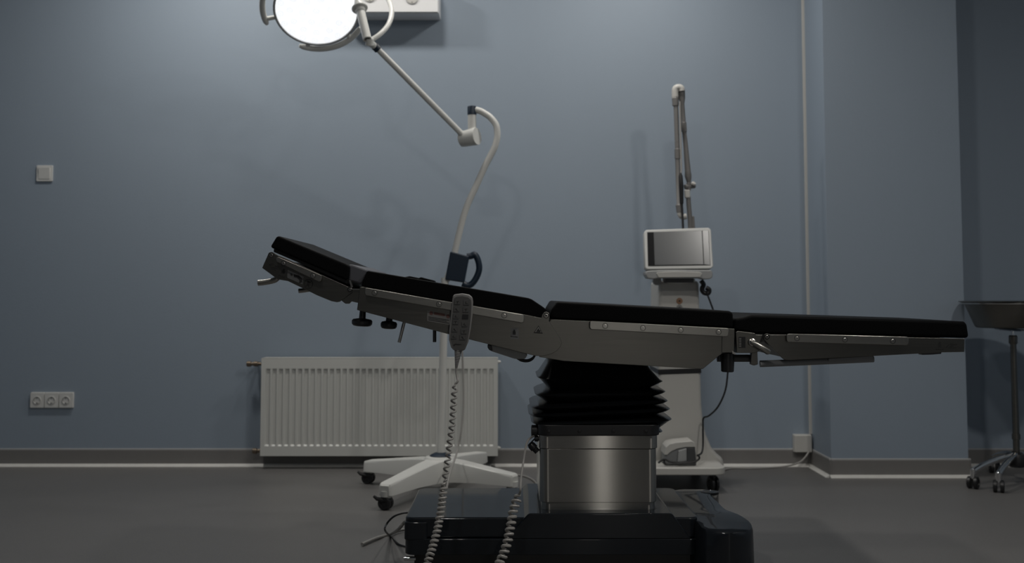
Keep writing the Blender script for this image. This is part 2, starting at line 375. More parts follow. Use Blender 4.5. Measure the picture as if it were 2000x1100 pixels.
obj('upper_pole', ptube([(x-(878-872)*(1 if y > 540 else 0), y) for x, y in up_px], PD, .0148, 18, 4), 'white', lamp)
g = lambda x, y: (840+x/4.583, 480+y/4.583)
hg = obj('pole_clamp', MB().pxprism([g(180,50),(g(350,95)),g(305,332),g(133,305)], PD-.026, .052), 'blue', lamp, .006)
obj('grip', ptube([g(330,98),g(370,92),g(398,80),g(425,120),g(440,190),g(430,250),g(400,310),g(365,348),g(330,355),g(290,338)], PD, .0145, 14, 5), 'blue', hg)
# elbow and spring arm
J = at(917, 269, PD)
obj('elbow_socket', MB().cyl(at(921.8, 224, PD), at(922, 254, PD), .0192, n=28), 'white', lamp, .002)
obj('elbow_cap', MB().lathe(at(921.8, 207, PD), (0,0,-1), [(0,.014),(.002,.019),(.006,.0205),(.041,.0205),(.041,.018)], 28), 'blue', lamp)
jax = V(.88, -.46, .10).normalized()
obj('elbow_joint', MB().lathe(J, jax, [(-.046,.028),(-.041,.036),(.036,.0400),(.040,.0390),(.0405,.002)], 32), 'white', lamp)
A1 = at(738, 96, 4.64)
obj('spring_arm', MB().tube([at(903, 263, PD-.01), A1], [.0135, .0135], 20), 'white', lamp)
ad = (A1-at(903, 263, PD-.01)).normalized()
obj('arm_collar', MB().lathe(A1-ad*.006, ad, [(0,.013),(.002,.0185),(.026,.0185),(.028,.015)], 24), 'blue', lamp)
Y0 = at(722, 83, 4.605)
obj('arm_end', MB().tube([A1+ad*.012, Y0], [.0145, .016], 18).lathe(Y0+V(0,0,-.014), (.05,-.35,1), [(0,.016),(.002,.018),(.030,.018)], 20), 'white', lamp)
# head: disc facing down and towards the table
HC = at(618, 20, 4.72)
nrm = V(.10, -.655, -.75).normalized()
RH = .1815
head = obj('lamp_head', MB().lathe(HC, nrm, [(-.075,.001),(-.074,.05),(-.066,.10),(-.050,.15),(-.028,.182),(-.010,.190),(.004,.190),(.007,.186),(.006,RH-.001),(-.004,RH-.003)], 64), 'midgrey', lamp)
obj('lens_cover', MB().lathe(HC, nrm, [(-.006,RH-.003),(.002,RH-.003),(.003,RH-.006)], 64), 'led', head)
u = nrm.cross(V(0,0,1)).normalized(); v = nrm.cross(u)
pods = [(0, 0)] + [(.062, k*60+10) for k in range(6)] + [(.115, k*30) for k in range(12)] + [(.157, k*20+7) for k in range(18)]
m0 = None
for rad, ang in pods:
    a_ = math.radians(ang); c = HC+nrm*.003+(u*math.cos(a_)+v*math.sin(a_))*rad
    if m0 is None: m0 = obj('led_lens', MB().lathe(c, nrm, [(0,.019),(.003,.0185),(.0055,.013),(.004,.006),(.006,.003),(.006,.001)], 14), 'ledpod', head, loc=c)
    else: share(m0, head, c)
def rimarc(a0, a1, rad, off, k=18): return [HC+nrm*off+(u*math.cos(math.radians(a0+(a1-a0)*i/k))+v*math.sin(math.radians(a0+(a1-a0)*i/k)))*rad for i in range(k+1)]
def ang_of(px, py):
    best = None
    for a_ in range(0, 360, 2):
        p = HC+(u*math.cos(math.radians(a_))+v*math.sin(math.radians(a_)))*.21
        q = at(px, py, p.y); dd = (p-q).length
        if best is None or dd < best[0]: best = (dd, a_)
    return best[1]
for k, (q0, q1) in enumerate((((585, 93), (708, 58)), ((522, 50), (540, -40)))):
    a0, a1 = ang_of(*q0), ang_of(*q1)
    if a1-a0 > 180: a1 -= 360
    if a0-a1 > 180: a1 += 360
    arc = rimarc(a0, a1, .214 if k == 0 else .236, -.006)
    hd = obj('rim_handle', MB().tube(arc, [.008]+[.0135]*(len(arc)-2)+[.008], 12), 'white', lamp)
    for f in (.12, .8):
        i = int(f*(len(arc)-1)); pp = arc[i]; dirn = (HC-nrm*.006-pp).normalized()
        obj('handle_strut', MB().tube([pp, pp+dirn*(.03 if k == 0 else .055)], .010, 10), 'white', hd)
# hinge post at the rim, and the fork tube that sweeps round behind the head
T0, T1 = at(701, 10, 4.66), at(717.5, 77, 4.58)
hp = obj('hinge_post', MB().lathe(T0, T1-T0, [(-.03,.014),(0,.022),(.040,.0225),(.042,.0195),((T1-T0).length,.0188),((T1-T0).length+.001,.0135),((T1-T0).length-.03,.013),((T1-T0).length-.03,.001)], 28), 'white', lamp)
obj('post_flange', MB().lathe(T0+(T1-T0).normalized()*.012, T1-T0, [(0,.019),(.001,.0345),(.007,.036),(.011,.034),(.012,.020)], 32), 'white', hp)
obj('fork_tube', ptube([(722,80,4.61),(738,70,4.63),(752,57,4.66),(761,43,4.69),(765,27,4.725),(763,10,4.76),(754,-8,4.80),(738,-24,4.80),(716,-36,4.80),(690,-44,4.80),(660,-46,4.80)], 4.73, .0112, 14, 5), 'white', lamp)
# mains lead down the pole
obj('power_lead', MB().tube(spline([at(897, 570, PD+.01), at(901, 640, PD), at(904, 720, PD-.02), at(905, 790, PD-.05), at(901, 840, PD-.08), at(892, 885, PD-.12), at(879, 925, 4.52), V(at(870, 948, 4.48).x, 4.46, .03), up(fl(880, 972), .006), up(fl(905, 968), .006), up(fl(935, 975), .006), up(fl(985, 1000), .006)]), .0042, 8), 'cable', lamp)
one('floor_cable', MB().tube(spline([up(fl(945, 905)), up(fl(975, 918)), up(fl(1000, 928)), up(fl(1030, 934)), up(fl(1048, 948)), up(fl(1052, 975))]), .004, 8), 'cable', 'thin grey cable on the floor behind the steel table column', 'cable')

# ================================================================== LASER UNIT
LD = 4.95
laser = thing('laser_unit', 'white wheeled medical laser unit with monitor and folded tube arm', 'laser machine', (at(1330, 900, LD).x, LD, 0))
body = [(1287,548),(1366,548),(1367,600),(1369,725),(1371,790),(1374,822),(1380,850),(1390,874),(1402,888),(1413,896),(1416,917),(1240,917),(1243,896),(1254,888),(1266,874),(1276,850),(1282,822),(1285,790),(1286,725)]
bo = obj('body', MB().pxprism(body, LD, .30), 'ivory', laser, .018, 3)
obj('seam_band', MB().pxprism([(1285,722),(1369.5,719),(1370,729),(1286,732)], LD-.003, .306), 'black', laser, .002)
obj('front_lip', MB().pxprism([(1294,545),(1358,545),(1357,549),(1347,553),(1325,555),(1306,553),(1296,549)], LD-.012, .02), 'white', bo, .002)
for (px, py, r, m_) in ((1327, 588, .0145, 'amber'), (1327, 601, .014, 'paper')):
    bd = obj('badge', MB().lathe(at(px, py, LD), (0,-1,0), [(0,r),(.002,r),(.0025,r*.8)], 24), m_, bo)
    obj('badge_print', MB().lathe(at(px, py, LD), (0,-1,0), [(.0024,r*.45),(.003,r*.45)], 3), 'ink', bd)
bl = at(1238, 929, 4.74); br = at(1420, 929, 4.74); pt = at(1420, 914, 4.74)
def slab(x0, x1, y0, y1, z0, z1, r):
    o = rr((x0+x1)/2, (y0+y1)/2, (x1-x0)/2, (y1-y0)/2, r, 6)
    return MB().loft([[V(x, y, z0) for x, y in o], [V(x, y, z1) for x, y in o]])
bp_ = obj('base_plate', slab(bl.x, br.x, 4.74, 5.32, bl.z, pt.z, .05), 'ivory', laser, .006)
for x in (bl.x+.05, br.x-.05):
    for y in (4.80, 5.26):
        c = V(x, y, .034)
        cs = obj('caster', MB().box(c+V(-.012,-.012,.02), c+V(.012,.02,bl.z-.034+.0005)), 'black', laser)
        wheel_pair(cs, c, .034, (1,.25,0), 'black', .014)
# monitor
g = lambda x, y: (1230+x/5.5, 420+y/5.5)
MD = 4.86
def tilt(mb, a=math.radians(14)):
    c = at(1326, 524, MD); ca, sa = math.cos(a), math.sin(a)
    for i_, v_ in enumerate(mb.v):
        dy, dz = v_.y-c.y, (v_.z-c.z)*1.03; mb.v[i_] = V(v_.x, c.y+dy*ca+dz*sa, c.z-dy*sa*.6+dz*ca)
    return mb
mo = obj('monitor', tilt(MB().pxprism([g(165,185),g(172,165),g(195,152),g(862,128),g(885,137),g(893,158),g(900,540),g(893,562),g(870,575),g(195,585),g(172,578),g(163,560)], MD, .05)), 'plastic', laser, .006, 3)
obj('bezel', tilt(MB().pxprism([g(200,180),g(865,160),g(868,540),g(197,550)], MD-.0015, .004)), 'bezel', mo)
obj('display', tilt(MB().pxprism([g(270,178),g(790,165),g(793,530),g(270,538)], MD-.0025, .004)), 'screen', mo)
obj('bezel_plate', tilt(MB().pxprism([g(800,165),g(860,162),g(863,538),g(802,530)], MD-.0025, .003)), 'screen', mo)
ph = obj('front_handle', MB().pxprism([g(170,640),g(172,615),g(190,600),g(330,592),g(520,590),g(720,592),g(875,592),g(890,615),g(893,650),g(885,672),g(860,690),g(800,690),g(760,680),g(300,680),g(260,688),g(195,682)], MD-.015, .10), 'midgrey', laser, .008, 3)
obj('handle_inlay', MB().pxprism([g(285,630),g(300,615),g(500,605),g(760,615),g(780,635),g(755,668),g(310,672)], MD-.019, .008), 'ivory', ph, .002)
obj('rear_knob', MB().lathe(at(1282, 549, LD+.02), (0,-1,0), [(0,.02),(.03,.02)], 16), 'midgrey', ph)
obj('monitor_neck', MB().pxprism([(1300,520),(1355,520),(1355,552),(1300,552)], MD+.03, .10), 'dgrey', laser)
obj('cable_hook', ptube([(1369,548),(1374,556),(1371,565),(1375,572),(1383,573),(1385,566),(1379,562)], LD-.02, .011, 10, 5), 'black', laser)
# articulated arm
g = lambda x, y: (1230+x/3.55, 150+y/3.55)
AD = 5.10
ra = obj('arm_riser', ptube([g(420,1075),g(418,1000),g(410,900),g(405,830)], AD, [.0125]*1+[.0115]*24, 14), 'armgrey', laser)
obj('riser_bracket', MB().pxprism([g(432,965),g(448,965),g(455,1060),g(432,1060)], AD-.01, .03), 'armgrey', ra, .003)
obj('joint_block', MB().pxprism([g(380,782),g(418,782),g(422,840),g(385,840)], AD-.014, .028), 'ivory', ra, .005)
ju = obj('upper_joint', MB().cyl(at(*g(382,765), AD-.005), at(*g(450,755), AD+.012), .0125, n=18).cyl(at(*g(408,790), AD), at(*g(408,735), AD), .011, n=16), 'armgrey', laser, .002)
obj('joint_cap', MB().lathe(at(*g(440,745), AD-.005), (.3,-.6,.8), [(0,.012),(.008,.011),(.011,.006)], 16), 'ivory', ju)
obj('rear_tube', MB().tube([at(*g(410,735), AD), at(*g(405,690), AD), at(*g(402,650), AD), at(*g(388,480), AD), at(*g(378,385), AD), at(*g(378,380), AD), at(*g(374,318), AD), at(*g(373,315), AD), at(*g(364,185), AD), at(*g(361,150), AD), at(*g(359,90), AD)], [.010,.0165,.0145,.0115,.0105,.013,.013,.011,.0105,.0165,.0165], 16), 'armgrey', laser)
obj('top_elbow', ptube([g(359,100),g(356,82),g(345,75),g(328,76),g(316,86),g(314,110),g(315,150)], AD-.01, .0165, 14, 5), 'ivory', laser)
obj('front_tube', MB().tube([at(*g(315,140), AD-.01), at(*g(317,200), AD-.01), at(*g(320,205), AD-.01), at(*g(330,500), AD-.015), at(*g(330,503), AD-.015), at(*g(331,568), AD-.015), at(*g(331,572), AD-.015), at(*g(341,880), AD-.02), at(*g(342,890), AD-.02), at(*g(348,940), AD-.02)], [.0165,.0155,.0115,.0115,.0135,.0135,.0115,.0115,.017,.016], 16), 'armgrey', laser)
obj('lower_elbow', ptube([g(345,925),g(350,955),g(365,970),g(392,968)], AD-.02, .014, 12, 5), 'ivory', laser)
hp = obj('handpiece', MB().tube([at(*g(352,665), AD-.035), at(*g(353,690), AD-.035), at(*g(357,760), AD-.035), at(*g(360,880), AD-.035)], [.004,.0095,.011,.009], 12), 'black', laser)
obj('fibre_lead', MB().tube([at(*g(347,170), AD-.02), at(*g(358,640), AD-.03), at(*g(355,670), AD-.035)], .004, 8), 'cable', hp)
obj('handpiece_lead', MB().tube([at(*g(361,875), AD-.035), at(*g(369,1040), AD-.05), at(*g(370,1075), AD-.06)], .0055, 8), 'black', hp)
# foot switch parked on the base plate
PDp = 4.80; fz = pt.z
fp = thing('foot_switch', 'grey hooded foot switch with pedal resting on the laser base', 'foot switch', (at(1332, 900, PDp).x, PDp+.05, fz))
g = lambda x, y: (1250+x/4.23, 700+y/4.23)
def zfix(pxs, D): return [(lambda p: V(p.x, p.y, max(p.z, fz)))(at(x, y, D)) for x, y in pxs]
obj('housing', MB().prism(zfix([g(205,930),g(205,800),g(225,765),g(265,735),(1345,865),(1356,864),g(458,740),g(470,930)], PDp), (0,.12,0)), 'greyp', fp, .008, 3)
obj('hood', MB().prism(zfix([g(203,800),g(215,735),g(245,708),g(300,695),g(430,684),g(448,695),g(458,735),g(380,735),g(310,748),g(260,770),g(225,800)], PDp-.006), (0,.132,0)), 'ivory', fp, .003)
obj('pedal', MB().prism(zfix([g(312,860),g(318,765),g(385,745),g(385,850)], PDp-.012), (0,.05,0)), 'midgrey', fp, .003)
obj('side_panel', MB().prism(zfix([g(388,870),g(388,740),g(455,742),g(466,870)], PDp-.004), (0,.03,0)), 'dgrey', fp, .003)
obj('cable', MB().tube(spline([at(1379, 568, LD-.03), at(1405, 640, LD-.06), at(1421, 705, LD-.08), at(1421, 732, LD-.08), at(1416, 765, LD-.08), at(1402, 795, LD-.07), at(1385, 812, LD-.05), at(1374, 817, LD-.03), at(1373, 835, LD-.04), at(1373, 870, LD-.06), at(1370, 885, LD-.09), at(1362, 890, PDp+.02)]), .0042, 8), 'black', fp)
obj('wrapped_cable', ptube([g(150,865),g(180,845),g(205,835),g(250,855),g(340,862),g(430,855),g(480,840),g(490,815),g(470,800)], PDp-.02, .0042, 8, 6), 'black', fp)
obj('wrapped_cable', ptube([g(205,835),g(200,860),g(225,875),g(300,872),g(400,864),g(470,850)], PDp-.026, .0042, 8, 6), 'black', fp)

# ================================================================== BASIN STAND
BS = V(at(1986, 900, 5.0).x, 5.0, 0)
st = thing('basin_stand', 'chrome wheeled basin stand with a round post and five legs', 'basin stand', BS)
bt, bb = at(1985, 590, 4.95).z, at(1985, 641, 4.95).z
casts = [fl(1872, 958), fl(1903, 985), None]
import itertools
A0 = math.atan2(casts[1].y-BS.y, casts[1].x-BS.x)
for k in range(5):
    a_ = [math.atan2(casts[0].y-BS.y, casts[0].x-BS.x), A0, A0+math.radians(75), A0+math.radians(145), A0+math.radians(215)][k]
    R = .29
    d = V(math.cos(a_), math.sin(a_), 0); e = BS+d*R
    lg = obj('leg', MB().tube(spline([BS+d*.03+V(0,0,.125), BS+d*.12+V(0,0,.118), BS+d*.22+V(0,0,.098), BS+d*.27+V(0,0,.083), e+V(0,0,.075)], 5), [.019]+[.014]*19+[.012], 12), 'chrome', st)
    cs = obj('caster', MB().cyl(e+V(0,0,.085), e+V(0,0,.045), .013, n=16), 'chrome', st)
    wheel_pair(cs, e+V(0,0,.027), .027, V(-d.y, d.x, 0)+V(.6,0,0), 'black', .017, .012)
obj('hub', MB().lathe(BS, (0,0,1), [(.075,.03),(.085,.05),(.11,.055),(.135,.045),(.14,.02)], 28), 'black', st)
pc = at(1980, 600, 4.79)
PX = V(at(1981, 700, 5.0).x, 5.0, 0)
obj('post', MB().lathe(V(BS.x, BS.y, 0), (0,0,1), [(.13,.0145),(.20,.0145),(.201,.0185),(.225,.0185),(.226,.0150),(.50,.0135),(.51,.0135),(at(0,664,5.0).z,.0135)], 20), 'steel', st)
obj('post_sleeve', MB().lathe(V(BS.x, BS.y, at(0,672,5.0).z), (0,0,1), [(0,.0165),(.004,.019),(.036,.019),(.04,.016)], 20), 'steel', st)
obj('inner_rod', MB().tube([(BS.x, BS.y, at(0,668,5.0).z), (BS.x, BS.y, bb-.009)], .006, 12, True), 'chrome', st)
RB = .232
ring = [BS+V(RB*.93*math.cos(a), RB*.93*math.sin(a), bt-.006) for a in [2*PI*k/40 for k in range(41)]]
obj('support_ring', MB().tube(ring, .004, 8), 'chrome', st)
obj('ring_strut', MB().tube([(BS.x, BS.y, bb-.01), (BS.x, BS.y-RB*.76, bb-.009), (BS.x, BS.y-RB*.93, bt-.006)], .006, 8), 'chrome', st)
obj('ring_strut', MB().tube([(BS.x, BS.y, bb-.01), (BS.x, BS.y+RB*.76, bb-.009), (BS.x, BS.y+RB*.93, bt-.006)], .006, 8), 'chrome', st)
one('steel_basin', MB().lathe(BS, (0,0,1), [(bb,.001),(bb,RB*.66),(bb+.006,RB*.70),(bt-.004,RB*.90),(bt-.001,RB*.985),(bt+.002,RB),(bt+.004,RB*.985),(bt,RB*.90),(bb+.010,RB*.68),(bb+.004,RB*.64),(bb+.004,.001)], 56), 'steel', 'round stainless steel basin sitting in the wheeled stand', 'basin')

# ================================================================== OPERATING TABLE
D0 = 3.16; TW = .56; DB = D0+TW; TC = D0+TW/2          # near plate, width, centre
table = thing('operating_table', 'black padded steel operating table with bent back section on lacquered base', 'operating table', (at(1170, 900, TC).x, TC, 0))
gh = lambda x, y: (490+x/4.583, 440+y/4.583)
gb = lambda x, y: (680+x/4.545, 500+y/4.545)
gs = lambda x, y: (1040+x/4.545, 570+y/4.545)
gl = lambda x, y: (1400+x/3.846, 590+y/3.846)
def plate2(name, pts, D=D0, th=.010, bev=.0012):
    a = obj(name, MB().pxprism(pts, D, th), 'steel', table, bev)
    off = 2*TC-2*D-th
    c = MB().prism([at(x, y, D)+V(0, off, 0) for x, y in pts], (0, th, 0))
    b = obj(name, c, 'steel', table, bev); return a, b
bolt0 = None
def bolt(par, px, py, D):
    global bolt0
    c = at(px, py, D)
    if bolt0 is None:
        bolt0 = obj('bolt', MB().lathe(c, (0,-1,0), [(-.002,.0084),(.0003,.0084),(.0005,.0072),(-.0012,.0068),(-.0012,.0050),(.0006,.0046),(.0012,.0038),(.0012,.0028),(-.001,.0026),(-.001,.0001)], 18), 'bolt', par, loc=c)
        bolt0.data.materials.append(M['ink'])
        for p_ in bolt0.data.polygons:
            if p_.index//18 in (1, 2, 3, 4, 7, 8): p_.material_index = 1
        return bolt0
    return share(bolt0, par, c)
def railset(tl, tr, br, bl_, bolts, sp=.020):
    DR = D0-sp
    o = []
    P = [Vector((*p, 0)) for p in (tl, tr, br, bl_)]
    for i in range(4):                              # rounded corners
        p, a, b = P[i], P[i-1], P[(i+1) % 4]
        for f in (0, .29, 1):
            q0 = p+(a-p).normalized()*4; q1 = p+(b-p).normalized()*4
            o.append(tuple(((1-f)**2*q0+2*f*(1-f)*p+f*f*q1)[:2]))
    r = obj('side_rail', MB().pxprism(o, DR, .010), 'rail', table, .0018, label='flat steel accessory rail')
    for b in bolts:
        bolt(r, b[0], b[1], DR)
        c = at(b[0], b[1], DR); obj('spacer', MB().cyl(c+V(0,.010,0), c+V(0,sp,0), .008, n=14), 'steel', r)
    off = 2*TC-2*DR-.010
    r2 = obj('side_rail', MB().prism([at(x, y, DR)+V(0, off, 0) for x, y in o], (0,.010,0)), 'rail', table, .0018)
    for b in bolts:
        c = at(b[0], b[1], DR); obj('spacer', MB().cyl(c+V(0,off-(sp-.010),0), c+V(0,off,0), .008, n=14), 'steel', r2)
    return r
def pad(name, pts, m='vinyl', y0=.006, y1=None, bev=.014):
    y1 = TW-.006 if y1 is None else y1
    return obj(name, MB().pxprism(pts, D0+y0, y1-y0), m, table, bev, 4)
def tray(pts, y0=.012, y1=None): return obj('frame_tray', MB().pxprism(pts, D0+y0, (TW-.012 if y1 is None else y1)-y0), 'dgrey', table)
# --- head section
pad('head_pad', [gh(170,196),gh(232,94),gh(255,98),gh(850,345),gh(882,362),gh(868,494),gh(840,488)], bev=.007)
obj('pad_board', MB().pxprism([gh(205,212),gh(862,492),gh(862,525),gh(590,405),gh(205,240)], D0+.02, TW-.04), 'black', table)
hpn, hpf = plate2('head_side_plate', [gh(160,245),gh(185,238),gh(245,272),gh(300,292),gh(640,448),gh(872,552),gh(908,585),gh(900,605),gh(795,685),gh(770,690),gh(720,680),gh(590,627),gh(500,582),gh(330,500),gh(240,485),gh(100,382)])
tray([gh(190,300),gh(300,330),gh(640,470),gh(860,565),gh(790,670),gh(720,668),gh(330,490),gh(130,380)], .011, TW-.011)
railset(gh(232,277), gh(638,450), gh(622,512), gh(222,322), [gh(292,342), gh(556,453)])
bolt(hpn, *gh(182,267), D0)
obj('hinge_arm', MB().pxprism([gh(806,672),gh(905,605),gh(912,572),gh(985,575),gh(975,700),gh(900,682),gh(880,703),gh(845,703)], D0+.003, .012), 'steel', table, .001)
obj('hinge_arm', MB().prism([at(*q, D0+.003)+V(0,TW-.018,0) for q in (gh(806,672),gh(905,605),gh(912,572),gh(985,575),gh(975,700),gh(900,682),gh(880,703),gh(845,703))], (0,.012,0)), 'steel', table, .001)
bolt(hpn, *gh(888,575), D0-.002)
obj('hinge_link', MB().pxprism([gh(878,492),gh(892,492),gh(910,548),gh(896,556)], D0+.01, .012), 'bolt', table)
obj('hinge_link', MB().pxprism([gh(885,567),gh(980,570),gh(980,579),gh(885,578)], D0-.004, .008), 'bolt', table)
pad('neck_pad', [gh(872,352),gh(905,352),gh(1040,400),gh(1036,425),gh(990,528),gh(862,494)], 'neck', .03, TW-.03, .006)
obj('release_lever', ptube([gh(64,517),gh(110,513),gh(160,505),gh(205,494),gh(228,482),gh(245,462)], D0+.03, .0085, 12, 6), 'rail', table)
obj('release_lever', ptube([gh(428,588),gh(470,584),gh(520,576),gh(560,560)], D0+.10, .0068, 12, 5), 'rail', table)
# --- back section
pad('back_pad', [gb(115,272),gb(120,250),gb(165,135),gb(180,133),gb(860,249),gb(1350,331),gb(1600,374),gb(1630,385),gb(1720,445),gb(1765,478),gb(1770,500),gb(1720,553)])
bpn, bpf = plate2('back_side_plate', [gb(105,273),gb(150,278),gb(1570,522),gb(1715,552),gb(1722,520),gb(1740,500),gb(1762,495),gb(1785,510),gb(1790,545),gb(1782,575),gb(1800,605),gb(1850,680),gb(1885,735),gb(1897,770),gb(1885,805),gb(1850,845),gb(1800,872),gb(1730,889),gb(1660,888),gb(1240,783),gb(890,695),gb(78,480)], D0-.012)
tray([gb(125,285),gb(1700,560),gb(1700,870),gb(1240,770),gb(100,470)], .0, TW-.0)
railset(gb(150,280), gb(1565,524), gb(1558,598), gb(146,348), [gb(235,328), gb(806,429), gb(1385,528)], .032)
bolt(bpn, *gb(1758,530), D0-.013)
for (x, y, w_) in ((122, 560, 75), (360, 583, 60)):
    c = at(*gb(x, y), D0+.05)
    k = obj('clamp_knob', MB().lathe(c+V(0,0,-.018), V(.06,0,1), [(-.004,w_*.00022),(-.002,w_*.00034),(.003,w_*.00040),(.012,w_*.00041),(.017,w_*.00036),(.020,.010),(.045,.009)], 22), 'black', table)
obj('socket_rod', ptube([gb(497,590),gb(452,768)], D0+.06, .0052*.98, 14, smooth=False), 'bolt', table)
obj('socket_rod', ptube([gb(767,660),gb(767,765)], D0+.20, .0056, 14, smooth=False), 'dgrey', table)
obj('back_actuator', MB().pxprism([gb(1240,790),gb(1252,784),gb(1570,862),gb(1592,880),gb(1570,915),gb(1480,915),gb(1275,848),gb(1248,825)], D0+.04, .07), 'midgrey', table, .006)
obj('actuator_end', MB().pxprism([gb(1236,786),gb(1275,795),gb(1282,848),gb(1252,838),gb(1238,815)], D0+.036, .078), 'dgrey', table, .003)
for dy in (0, 12):
    obj('actuator_hose', ptube([gb(1500,905+dy*.4),gb(1540,920+dy),gb(1590,925+dy),gb(1630,910+dy),gb(1655,885+dy*.4),gb(1662,860)], D0+.05+dy*.001, .0028, 8, 6), 'black', table)
obj('far_armrest', MB().pxprism([(790,541),(800,539.5),(818,543),(822,541.5),(848,548),(850,552),(790,556)], D0+TW+.03, .06), 'vinyl', table, .003)
# --- seat section
pad('seat_pad', [gs(162,242),gs(160,190),gs(168,160),gs(205,98),gs(225,88),gs(1740,170),gs(1772,178),gs(1782,200),gs(1786,328)])
spn, spf = plate2('seat_side_plate', [gs(165,245),gs(1690,322),gs(1690,540),gs(1660,566),gs(1512,686),gs(280,616),gs(60,580),gs(60,400)])
tray([gs(165,252),gs(1780,335),gs(1770,530),gs(1660,555),gs(1512,675),gs(280,606),gs(90,570)], .009, TW-.009)
obj('seat_end_bracket', MB().pxprism([gs(1682,323),gs(1795,329),gs(1791,541),gs(1680,541)], D0-.003, .012), 'steel', table, .0015)
obj('end_lug', MB().pxprism([gs(1770,520),gs(1790,535),gs(1806,550),gs(1800,558),gs(1775,550)], D0-.004, .01), 'bolt', table)
railset(gs(510,259), gs(1747,325), gs(1738,400), gs(508,334), [gs(645,303), gs(980,322), gs(1315,340), gs(1652,357)])
obj('locking_knob', MB().lathe(at(*gs(1731,712), D0+.03), (0.02,0,1), [(0,.016),(.002,.0185),(.030,.0195),(.055,.0195),(.057,.016),(.085,.014)], 28), 'black', table, sharp=30)
obj('cross_tube', ptube([gs(1640,590),gs(1960,590)], D0+.08, .011, 14, smooth=False), 'dgrey', table)
# --- leg section
pad('leg_pad', [gl(130,215),gl(130,124),gl(200,112),gl(262,96),gl(290,96),gl(1862,147),gl(1884,160),gl(1899,272),gl(290,242)])
lpn, lpf = plate2('leg_side_plate', [gl(352,262),gl(358,243),gl(377,236),gl(398,243),gl(404,246),gl(530,246),gl(1862,276),gl(1860,376),gl(1690,379),gl(1180,406),gl(540,437),gl(510,434),gl(495,424),gl(360,288)])
tray([gl(140,225),gl(1850,285),gl(1850,365),gl(540,425),gl(350,300),gl(140,320)], .012, TW-.012)
railset(gl(526,238), gl(1442,262), gl(1440,326), gl(526,301), [gl(602,272), gl(962,282), gl(1322,292)])
bolt(lpn, *gl(377,262), D0-.002)
cb = obj('clamp_block', MB().pxprism([gl(142,226),gl(160,218),gl(285,234),gl(295,245),gl(345,248),gl(330,290),gl(318,372),gl(280,384),gl(150,384)], D0+.004, .05), 'steel', table, .002)
obj('scale_window', MB().pxprism([gl(164,262),gl(215,262),gl(215,345),gl(164,345)], D0+.002, .004), 'black', cb)
for k in range(6):
    obj('scale_mark', MB().pxprism([gl(168,272+k*12),gl(184,272+k*12),gl(184,277+k*12),gl(168,277+k*12)], D0+.0012, .002), 'bolt', cb)
lv = obj('clamp_lever', MB().tube([at(*gl(262,302), D0-.018), at(*gl(300,322), D0-.022), at(*gl(385,372), D0-.026), at(*gl(398,378), D0-.026)], [.006,.0085,.010,.007], 14), 'rail', table)
obj('lever_hub', MB().lathe(at(*gl(262,302), D0+.004), (0,-1,0), [(0,.012),(.012,.011),(.014,.008),(.026,.008),(.028,.005)], 18), 'bolt', lv)
obj('pivot_tab', MB().pxprism([gl(262,372),gl(306,372),gl(310,470),gl(280,478),gl(255,470),gl(256,440)], D0+.01, .02), 'steel', table, .002)
gsn = obj('gas_spring', ptube([gl(325,465),gl(700,450),gl(1176,428)], D0+.03, .0098, 16, smooth=False), 'greyp', table)
obj('spring_cover', MB().pxprism([gl(840,424),gl(1176,404),gl(1176,430),gl(840,446)], D0+.015, .03), 'greyp', table, .002)
obj('spring_rod', ptube([gl(20,425),gl(300,425)], D0+.05, .010, 14, smooth=False), 'dgrey', table)
obj('edge_clip', MB().pxprism([gl(1535,383),gl(1690,377),gl(1686,390),gl(1620,396),gl(1545,398)], D0+.004, .03), 'dgrey', table, .001)
# --- prints on the plates
def deck(par, name, polys, m, D, th=.0006): 
    mb = MB()
    for p in polys: mb.pxprism(p, D-th, th)
    return obj(name, mb, m, par)
def rect(g, x0, y0, x1, y1, sk=0): return [g(x0,y0),g(x1,y0+sk*(x1-x0)),g(x1,y1+sk*(x1-x0)),g(x0,y1)]
DBk = D0-.012
deck(bpn, 'warning_label', [rect(gb,702,487,905,578,.17)], 'paper', DBk)
deck(bpn, 'label_heading', [rect(gb,762,498,858,520,.17)], 'red', DBk-.0007)
cq = []
for cx_, cy_ in ((737,508),(886,536)):
    cq.append([gb(cx_+16*math.cos(a), cy_+18*math.sin(a)) for a in [2*PI*k/14 for k in range(14)]])
deck(bpn, 'label_symbol', cq, 'red', DBk-.0007)
deck(bpn, 'label_text', [rect(gb,712,538+k*13,895-(k%2)*20,543+k*13,.17) for k in range(3)], 'ink', DBk-.0007)
def weight_icon(par, g, x, y, s, D, sk, strip=True):
    P = lambda a, b: g(x+a*s, y+b*s+sk*a*s)
    deck(par, 'weight_symbol', [[P(-14,22),P(-14,-8),P(-9,-10),P(9,-10),P(14,-8),P(14,22)], [P(-5,-9),P(-9,-18),P(-6,-24),P(6,-24),P(9,-18),P(5,-9)]], 'ink', D)
    if strip: deck(par, 'weight_text', [[P(a,38),P(a+b,38),P(a+b,45),P(a,45)] for a, b in ((-34,16),(-14,10),(2,12),(18,14))], 'ink', D)
deck(bpn, 'load_label', [rect(gb,1442,638,1512,738,.05)], 'silver', DBk)
weight_icon(bpn, gb, 1474, 678, .95, DBk-.0007, .1)
tri = lambda s: [gb(1690, 655-37*s), gb(1690+38*s, 655+36*s), gb(1690-46*s, 655+30*s)]
deck(bpn, 'warning_triangle', [tri(1)], 'ink', DBk); deck(bpn, 'triangle_field', [tri(.70)], 'paper', DBk-.0007)
deck(bpn, 'triangle_symbol', [[gb(1668,672),gb(1680,655),gb(1690,640),gb(1696,656),gb(1708,664),gb(1706,676)]], 'ink', DBk-.0014)
